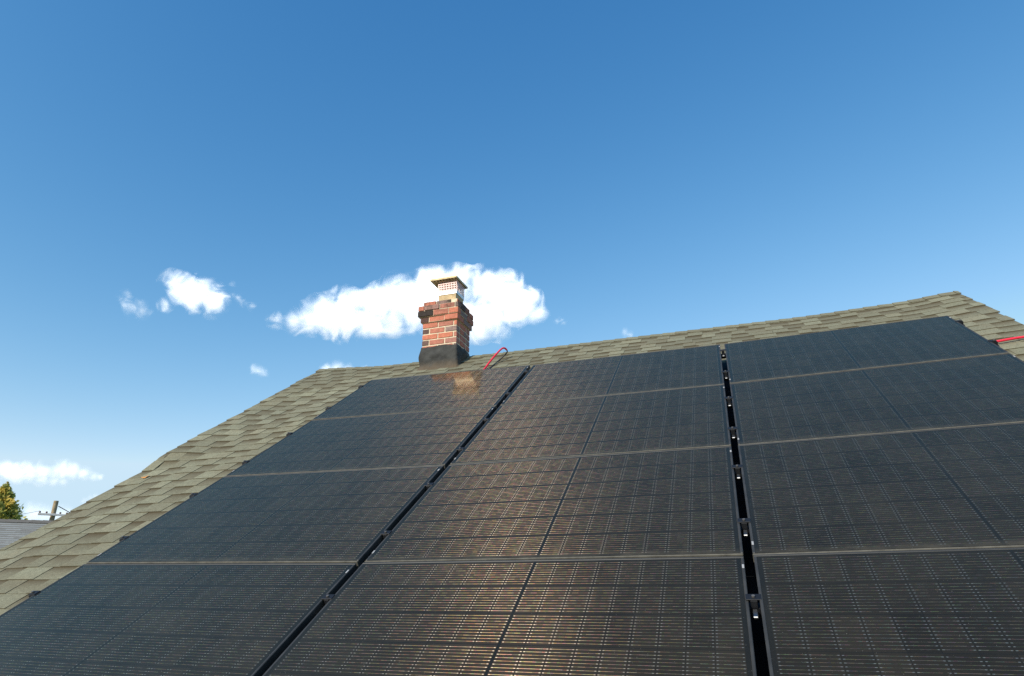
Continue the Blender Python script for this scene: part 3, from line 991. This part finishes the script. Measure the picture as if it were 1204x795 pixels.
A = at_dist(-60, 608.5, 25.6); B = at_dist(66, 615.4, 24.6)
ru = (B - A); ru.z = 0; ru.normalize()
back = Vector((-ru.y, ru.x, 0))
if back.dot(A - CAMW) < 0: back = -back
A = A - ru * 6; B = B + ru * 4.5
hz = (A.z + B.z) / 2
ROTN = Matrix((ru, back, Vector((0, 0, 1)))).transposed()
nh_o = Vector((A.x, A.y, 0))
nh = empty('neighbour_house', nh_o, ROTN)
tag(nh, 'neighbouring house with blue grey shingle roof beyond the roof edge', 'house')
LN = (B - A).length; RUN = 4.3; RISE = RUN * math.tan(R_(27)); za, zb_ = A.z, B.z
rr = MB(); rg = random.Random(3)
nc = 34
for s in (-1, 1):
    for k in range(nc):
        t0, t1 = k / nc, (k + 1) / nc + 0.004
        x = 0.0
        while x < LN - 1e-3:
            xe = min(LN, x + rg.uniform(0.2, 0.5))
            t = rg.choice([0.82, 0.9, 0.97, 1.03, 1.08])
            zt_ = lambda xx, tt, o_: za + (zb_ - za) * xx / LN - RISE * tt + o_
            q4 = [(x, s * RUN * t0, zt_(x, t0, 0)), (x, s * RUN * t1, zt_(x, t1, .018)), (xe, s * RUN * t1, zt_(xe, t1, .018)), (xe, s * RUN * t0, zt_(xe, t0, 0))]
            rr.add(q4, [(0, 1, 2, 3) if s < 0 else (3, 2, 1, 0)], 0, [t])
            q5 = [q4[1], q4[2], (xe, s * RUN * t1, zt_(xe, t1, -.01)), (x, s * RUN * t1, zt_(x, t1, -.01))]
            rr.add(q5, [(0, 1, 2, 3)], 0, [0.62])
            x = xe
nr = rr.build('roof', M['shingle_grey'], nh)
cc_ = MB()
x = 0.0
while x < LN:
    xe = min(x + 0.3, LN)
    z1, z2 = za + (zb_ - za) * x / LN, za + (zb_ - za) * xe / LN
    cc_.add([(x, -.16, z1 - .045), (x, 0, z1 + .05), (x, .16, z1 - .045), (xe, -.16, z2 - .055), (xe, 0, z2 + .04), (xe, .16, z2 - .055)],
            [(0, 3, 4, 1), (1, 4, 5, 2), (0, 1, 2)], 0, [0.42 + 0.1 * rg.random()] * 3)
    x = xe
cc_.build('ridge_cap', M['shingle_grey'], nr)
ww = MB()
zlow = min(za, zb_) - RISE + .08
ww.box((.3, -RUN + .4, 0), (LN - .3, RUN - .4, zlow))
for xa in (.3, LN - .45):
    zg = min(za + (zb_ - za) * xa / LN, za + (zb_ - za) * (xa + .15) / LN) - .16
    vs = [(xx, yy, zz) for xx in (xa, xa + .15) for yy, zz in ((-RUN + .4, zlow + .001), (RUN - .4, zlow + .001), (0, zg))]
    ww.add(vs, [(0, 1, 2), (5, 4, 3), (0, 3, 4, 1), (1, 4, 5, 2), (2, 5, 3, 0)])
ww.build('wall', M['siding'], nh)
for k in range(3):
    x = 3 + k * 4.2
    wf = MB()
    for lo, hi in (((x - .06, -RUN + .34, .9), (x, -RUN + .398, 2.3)), ((x + 1.1, -RUN + .34, .9), (x + 1.16, -RUN + .398, 2.3)), ((x, -RUN + .34, .9), (x + 1.1, -RUN + .398, .96)), ((x, -RUN + .34, 2.24), (x + 1.1, -RUN + .398, 2.3)), ((x, -RUN + .35, 1.58), (x + 1.1, -RUN + .398, 1.62))):
        wf.box(lo, hi)
    wo = wf.build('window', M['trim'], nh)
    pn = MB(); pn.box((x + .001, -RUN + .37, .961), (x + 1.099, -RUN + .38, 2.239)); pn.build('pane', M['glasspane'], wo)

# ------------------------------------------------------------------ utility pole and its lines
pt = at_dist(66.3, 589, 40.0)
pb = Vector((pt.x, pt.y, 0))
up_ = empty('utility_pole', pb)
tag(up_, 'weathered wooden utility pole with pale crossarm behind the neighbouring roof', 'utility pole')
pm = MB(); pm.tube([pb, pb + Vector((0, 0, pt.z * .5)), pt], [.145, .125, .105], 14); pm.build('pole', M['wood'], up_, origin=pb)
arm_z = at_dist(61.5, 605.6, 40.0).z
a1, a2 = at_dist(49.5, 606, 39.8), at_dist(73.5, 606.6, 39.8)
ad = (a2 - a1); ad.z = 0; ad.normalize()
ac = Vector((pt.x, pt.y, arm_z)); fw = Vector((-ad.y, ad.x, 0)); fw = fw if fw.dot(CAMW - ac) > 0 else -fw
am = MB()
xf = lambda p: ac + ad * p.x + fw * p.y + Vector((0, 0, p.z))
am.cham((-.62, .15, -.05), (.62, .24, .05), .01, 0, xf)
ao = am.build('crossarm', M['armwood'], up_, origin=pb)
for x in (-.55, -.28, .28, .55):
    im = MB(); im.tube([xf(Vector((x, .19, .052))), xf(Vector((x, .19, .10))), xf(Vector((x, .19, .14)))], [.03, .05, .025], 8)
    im.build('insulator', M['porcelain'], up_, origin=pb)
away = Vector((ad.x, ad.y, 0)).normalized() * 34 + Vector((0, 0, -4.5))
LAB = ['line dropping from the pole top to the house behind the roof edge']


def span(name, p, q_, sag, rad, label):
    pts = [p.lerp(q_, i / 14) - Vector((0, 0, sag * 4 * (i / 14) * (1 - i / 14))) for i in range(15)]
    m_ = MB(); m_.tube(pts, rad, 6); o_ = m_.build(name, M['wire'], None, origin=p)
    tag(o_, label, 'power line')


span('power_line', pt + Vector((ad.x * .14, ad.y * .14, -.25)), pt + Vector((ad.x * 20, ad.y * 20, -9.5)) - fw * (-4), .35, .022, 'dark service line sloping down from just below the utility pole top')
span('power_line', xf(Vector((-.55, .19, .15))), xf(Vector((-16, 3, -3.2))), .4, .009, 'faint thin line slanting down from the tip of the pale crossarm')

# ------------------------------------------------------------------ tree
def leaf_mat():
    m, nt, b, out = new_mat('autumn_foliage')
    q = NB(nt)
    at = q.n('ShaderNodeVertexColor', layer_name='tone')
    sx = q.n('ShaderNodeSeparateColor'); nt.links.new(at.outputs[0], sx.inputs[0])
    c_ = q.ramp(sx.outputs[0], [(0.0, (0.19, 0.26, 0.07)), (0.35, (0.44, 0.46, 0.11)), (0.65, (0.66, 0.57, 0.13)), (1.0, (0.74, 0.54, 0.13))])
    nt.links.new(c_, b.inputs['Base Color'])
    b.inputs['Roughness'].default_value = 0.6
    tr = q.n('ShaderNodeBsdfTranslucent'); nt.links.new(c_, tr.inputs['Color'])
    mx = q.n('ShaderNodeMixShader'); mx.inputs[0].default_value = 0.5
    nt.links.new(b.outputs[0], mx.inputs[1]); nt.links.new(tr.outputs[0], mx.inputs[2]); nt.links.new(mx.outputs[0], out.inputs[0])
    return m


M['leaves'] = leaf_mat()


def cone_tree(base, H, R0, seed, n_br, label, col_shift=0.0):
    rg = random.Random(seed)
    root = empty('tree', base); tag(root, label, 'tree')
    tk = MB()
    tk.tube([base + Vector((rg.uniform(-.05, .05), rg.uniform(-.05, .05), H * t)) for t in (0, .2, .4, .6, .8, .97)], [H * .022, H * .019, H * .015, H * .011, H * .006, H * .002], 10)
    lf = MB()
    for k in range(n_br):
        t = (k + rg.random()) / n_br
        h = H * (0.10 + 0.88 * t)
        rad = R0 * (1 - t) * rg.uniform(0.6, 1.15) + 0.05
        az = k * 2.39996 + rg.uniform(-.4, .4)
        d = Vector((math.cos(az), math.sin(az), rg.uniform(.35, .8))).normalized()
        p0 = base + Vector((0, 0, h - rad * .35)); p1 = p0 + d * rad * 1.1
        tk.tube([p0, p0.lerp(p1, .5) + Vector((0, 0, -.04 * rad)), p1], [.025 * (1 - t) + .008, .015 * (1 - t) + .006, .004], 5)
        hue = rg.random()
        nl = int(60 + 150 * (1 - t))
        for _ in range(nl):
            s = rg.uniform(.25, 1.08)
            spread = rad * .26 * (1.1 - .5 * s) + .04
            c_ = p0.lerp(p1, s) + Vector((rg.gauss(0, 1), rg.gauss(0, 1), rg.gauss(0, 1.0))) * spread * .55
            sz = rg.uniform(.05, .11)
            a = Vector((rg.gauss(0, 1), rg.gauss(0, 1), rg.gauss(0, 1))).normalized()
            b_ = a.cross(Vector((rg.gauss(0, 1), rg.gauss(0, 1), rg.gauss(0, 1)))).normalized()
            tone = min(1, max(0, .25 + .55 * hue * s + rg.uniform(-.2, .25) + col_shift))
            lf.add([c_ - a * sz, c_ + b_ * sz * .55, c_ + a * sz, c_ - b_ * sz * .55], [(0, 1, 2, 3)], 0, [tone])
    for _ in range(420):      # the leading shoot
        s = rg.random()
        c_ = base + Vector((0, 0, H * (1.0 - .14 * s))) + Vector((rg.gauss(0, 1), rg.gauss(0, 1), 0)) * (.02 + .16 * s)
        a = Vector((rg.gauss(0, 1), rg.gauss(0, 1), rg.gauss(0, 1))).normalized()
        b_ = a.cross(Vector((rg.gauss(0, 1), rg.gauss(0, 1), rg.gauss(0, 1)))).normalized()
        sz = rg.uniform(.03, .07)
        lf.add([c_ - a * sz, c_ + b_ * sz * .6, c_ + a * sz, c_ - b_ * sz * .6], [(0, 1, 2, 3)], 0, [rg.uniform(.5, 1)])
    tk.build('trunk', M['bark'], root, origin=base)
    lf.build('crown', M['leaves'], root, origin=base)


tt = at_dist(14.0, 567, 34.0)
cone_tree(Vector((tt.x, tt.y, 0)) + Vector((-.1, -.1, 0)), tt.z, 4.0, 21, 260, 'conical tree with yellowing autumn leaves behind the grey neighbouring roof')

# ------------------------------------------------------------------ clouds: volumes far off in the sky
CD = 1000.0
PXM = CD / F_PX


def cloud_mat(name, blobs, dens, lo, seed, kn, fs):
    """vapour whose density falls off from the middle of each puff and is broken up by turbulence"""
    m = bpy.data.materials.new(name); m.use_nodes = True
    nt = m.node_tree; nt.nodes.clear(); q = NB(nt)
    out = q.n('ShaderNodeOutputMaterial')
    c = q.coord('Object')
    field = None
    for p, r in blobs:
        dv = q.n('ShaderNodeVectorMath', operation='DISTANCE'); nt.links.new(c, dv.inputs[0]); dv.inputs[1].default_value = p
        f = q.math('MULTIPLY_ADD', dv.outputs['Value'], -1.0 / r, 1.0)
        field = f if field is None else q.math('SMOOTH_MAX', field, f, 0.12)
    mp = q.n('ShaderNodeMapping'); mp.inputs['Location'].default_value = (seed * 37.0, seed * 11.0, 5.0)
    nt.links.new(c, mp.inputs[0])
    n1 = q.noise(mp.outputs[0], fs, 8, 0.66)
    n1.node.inputs['Distortion'].default_value = 0.9
    t = q.math('MULTIPLY_ADD', q.math('SUBTRACT', n1, 0.5), kn, field)
    d = q.math('MULTIPLY', q.math('POWER', q.mapr(t, lo, lo + 0.75), 1.8), dens)
    sc = q.n('ShaderNodeVolumeScatter'); sc.inputs['Color'].default_value = (1, 1, 1, 1)
    nt.links.new(d, sc.inputs['Density'])
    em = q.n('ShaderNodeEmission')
    # glow stands in for light scattered many times inside, dimmer towards the base
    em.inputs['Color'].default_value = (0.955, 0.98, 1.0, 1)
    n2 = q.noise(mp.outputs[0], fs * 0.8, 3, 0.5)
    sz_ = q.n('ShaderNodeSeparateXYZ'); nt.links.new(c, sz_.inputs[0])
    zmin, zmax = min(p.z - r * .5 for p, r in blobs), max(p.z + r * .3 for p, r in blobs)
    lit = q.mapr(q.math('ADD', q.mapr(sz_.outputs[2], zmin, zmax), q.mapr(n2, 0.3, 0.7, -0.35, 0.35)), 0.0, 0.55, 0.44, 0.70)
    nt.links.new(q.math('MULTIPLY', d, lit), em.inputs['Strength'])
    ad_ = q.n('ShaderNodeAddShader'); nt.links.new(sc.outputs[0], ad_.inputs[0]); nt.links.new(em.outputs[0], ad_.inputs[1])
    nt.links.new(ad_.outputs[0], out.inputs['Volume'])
    m.cycles.volume_step_rate = 0.5
    return m


def cloud(name, blobs, label, dens=0.05, lo=0.22, seed=1, kn=1.3, vox=2.0, grow=1.45, fs=0.03):
    rg = random.Random(seed)
    bm = bmesh.new()
    cpx = sum(b[0] for b in blobs) / len(blobs); cpy = sum(b[1] for b in blobs) / len(blobs)
    org = CAMW + ray(cpx, cpy) * CD
    fwd = ray(cpx, cpy)
    bl = []
    for (px, py, rp) in blobs:
        d = ray(px, py)
        p = CAMW + d * (CD / d.dot(fwd)) + fwd * rg.uniform(-.5, .5) * rp * PXM
        r = rp * PXM * grow
        bl.append((p - org, r))
        bmesh.ops.create_icosphere(bm, subdivisions=3, radius=r * 0.93, matrix=Matrix.Translation(p - org))
    me = bpy.data.meshes.new(name); bm.to_mesh(me); bm.free()
    o = bpy.data.objects.new(name, me); col.objects.link(o)
    md = o.modifiers.new('r', 'REMESH'); md.mode = 'VOXEL'; md.voxel_size = vox * PXM
    dg = bpy.context.evaluated_depsgraph_get()
    me2 = bpy.data.meshes.new_from_object(o.evaluated_get(dg))
    o.modifiers.clear(); o.data = me2; bpy.data.meshes.remove(me); me2.name = name
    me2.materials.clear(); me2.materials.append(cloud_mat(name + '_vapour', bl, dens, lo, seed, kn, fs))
    o.location = org
    tag(o, label, 'cloud')
    return o


big = [(508, 345, 25), (538, 342, 25), (570, 343, 25), (597, 347, 24), (616, 354, 19), (472, 348, 23), (450, 355, 19), (490, 362, 25), (520, 366, 27), (548, 368, 29),
       (404, 364, 22), (382, 371, 21), (362, 375, 17), (346, 379, 12), (425, 378, 19), (404, 383, 17), (440, 383, 13), (462, 375, 18), (575, 372, 23), (604, 366, 17), (324, 377, 9),
       (424, 354, 12), (632, 369, 12), (565, 388, 14), (590, 388, 13)]
cloud('cloud', big, 'big bright white cumulus cloud behind the chimney', .080, .14, 3, 3.2, 3.0, 1.5, .026)
cloud('cloud', [(206, 332, 12), (220, 340, 15), (236, 346, 16), (248, 354, 14), (228, 352, 12), (212, 342, 12), (196, 358, 7), (194, 364, 5), (252, 345, 10)],
      'small puffy white cloud alone in the blue, beside the big chimney cloud', .085, .22, 5, 3.2, 2.0, 1.65, .04)
cloud('cloud', [(142, 352, 4), (150, 355, 6), (158, 361, 6), (166, 367, 5), (151, 346, 3)], 'faint torn wisp of cloud beyond the small puffy cloud, farthest from the chimney', .035, .45, 6, 3.4, 1.5, 3.0, .05)
cloud('cloud', [(274, 347, 4), (279, 350, 4), (287, 355, 3.5), (296, 360, 3.5), (273, 335, 3)], 'thin broken wisp between the small puffy cloud and the big cloud', .05, .5, 7, 3.4, 1.5, 3.0, .05)
cloud('cloud', [(297, 434, 4), (303, 437, 5), (310, 439, 4)], 'tiny white cloud fleck just above the slanting roof edge', .05, .3, 8, 2.6, 1.0, 2.2, .08)
cloud('cloud', [(386, 436, 8), (397, 434, 9), (408, 436, 8), (428, 436, 6)], 'low white cloud peeking over the ridge beside the chimney', .08, .22, 9, 1.9, 2.0, 1.6, .05)
cloud('cloud', [(655, 377, 4), (661, 378, 4)], 'tiny faint puff just past the big cloud, over the bare ridge', .06, .32, 10, 2.2, 1.0, 2.0, .1)
cloud('cloud', [(735, 391, 5), (740, 393, 5)], 'faint small puff over the middle of the bare ridge', .035, .34, 11, 2.2, 1.0, 2.2, .07)
cloud('cloud', [(5, 554, 9), (20, 555, 9), (36, 555, 8), (52, 554, 9), (68, 554, 10), (84, 555, 9), (98, 557, 7), (110, 559, 5), (118, 561, 3), (50, 565, 6), (62, 566, 5), (75, 567, 4.5), (-12, 554, 10)],
      'long flat white cloud low above the conical tree', .10, .20, 12, 2.2, 2.0, 1.55, .05)
cloud('cloud', [(34, 600, 8), (42, 604, 10), (52, 606, 9), (70, 606, 10), (78, 604, 8), (60, 610, 10), (38, 612, 10)], 'low white cloud bank at the utility pole behind the neighbouring roof', .05, .24, 13, 1.7, 2.0, 1.5, .05)
cloud('cloud', [(99, 589, 4), (106, 586, 4.5), (112, 584, 4)], 'small white cloud touching the shingled roof edge beyond the pole', .08, .25, 14, 1.6, 1.0, 1.5, .09)
cloud('cloud', [(-2, 578, 6), (3, 579, 5), (-10, 578, 6)], 'small cloud at the picture edge beside the conical tree top', .06, .25, 15, 1.6, 1.0, 1.5, .09)

# ------------------------------------------------------------------ render settings
scene.view_settings.view_transform = 'Standard'
scene.view_settings.look = 'None'
scene.view_settings.exposure = 0
scene.view_settings.gamma = 1
scene.render.engine = 'CYCLES'
scene.cycles.max_bounces = 6
scene.cycles.volume_bounces = 1
scene.cycles.volume_max_steps = 256
scene.cycles.use_denoising = False
scene.render.film_transparent = False
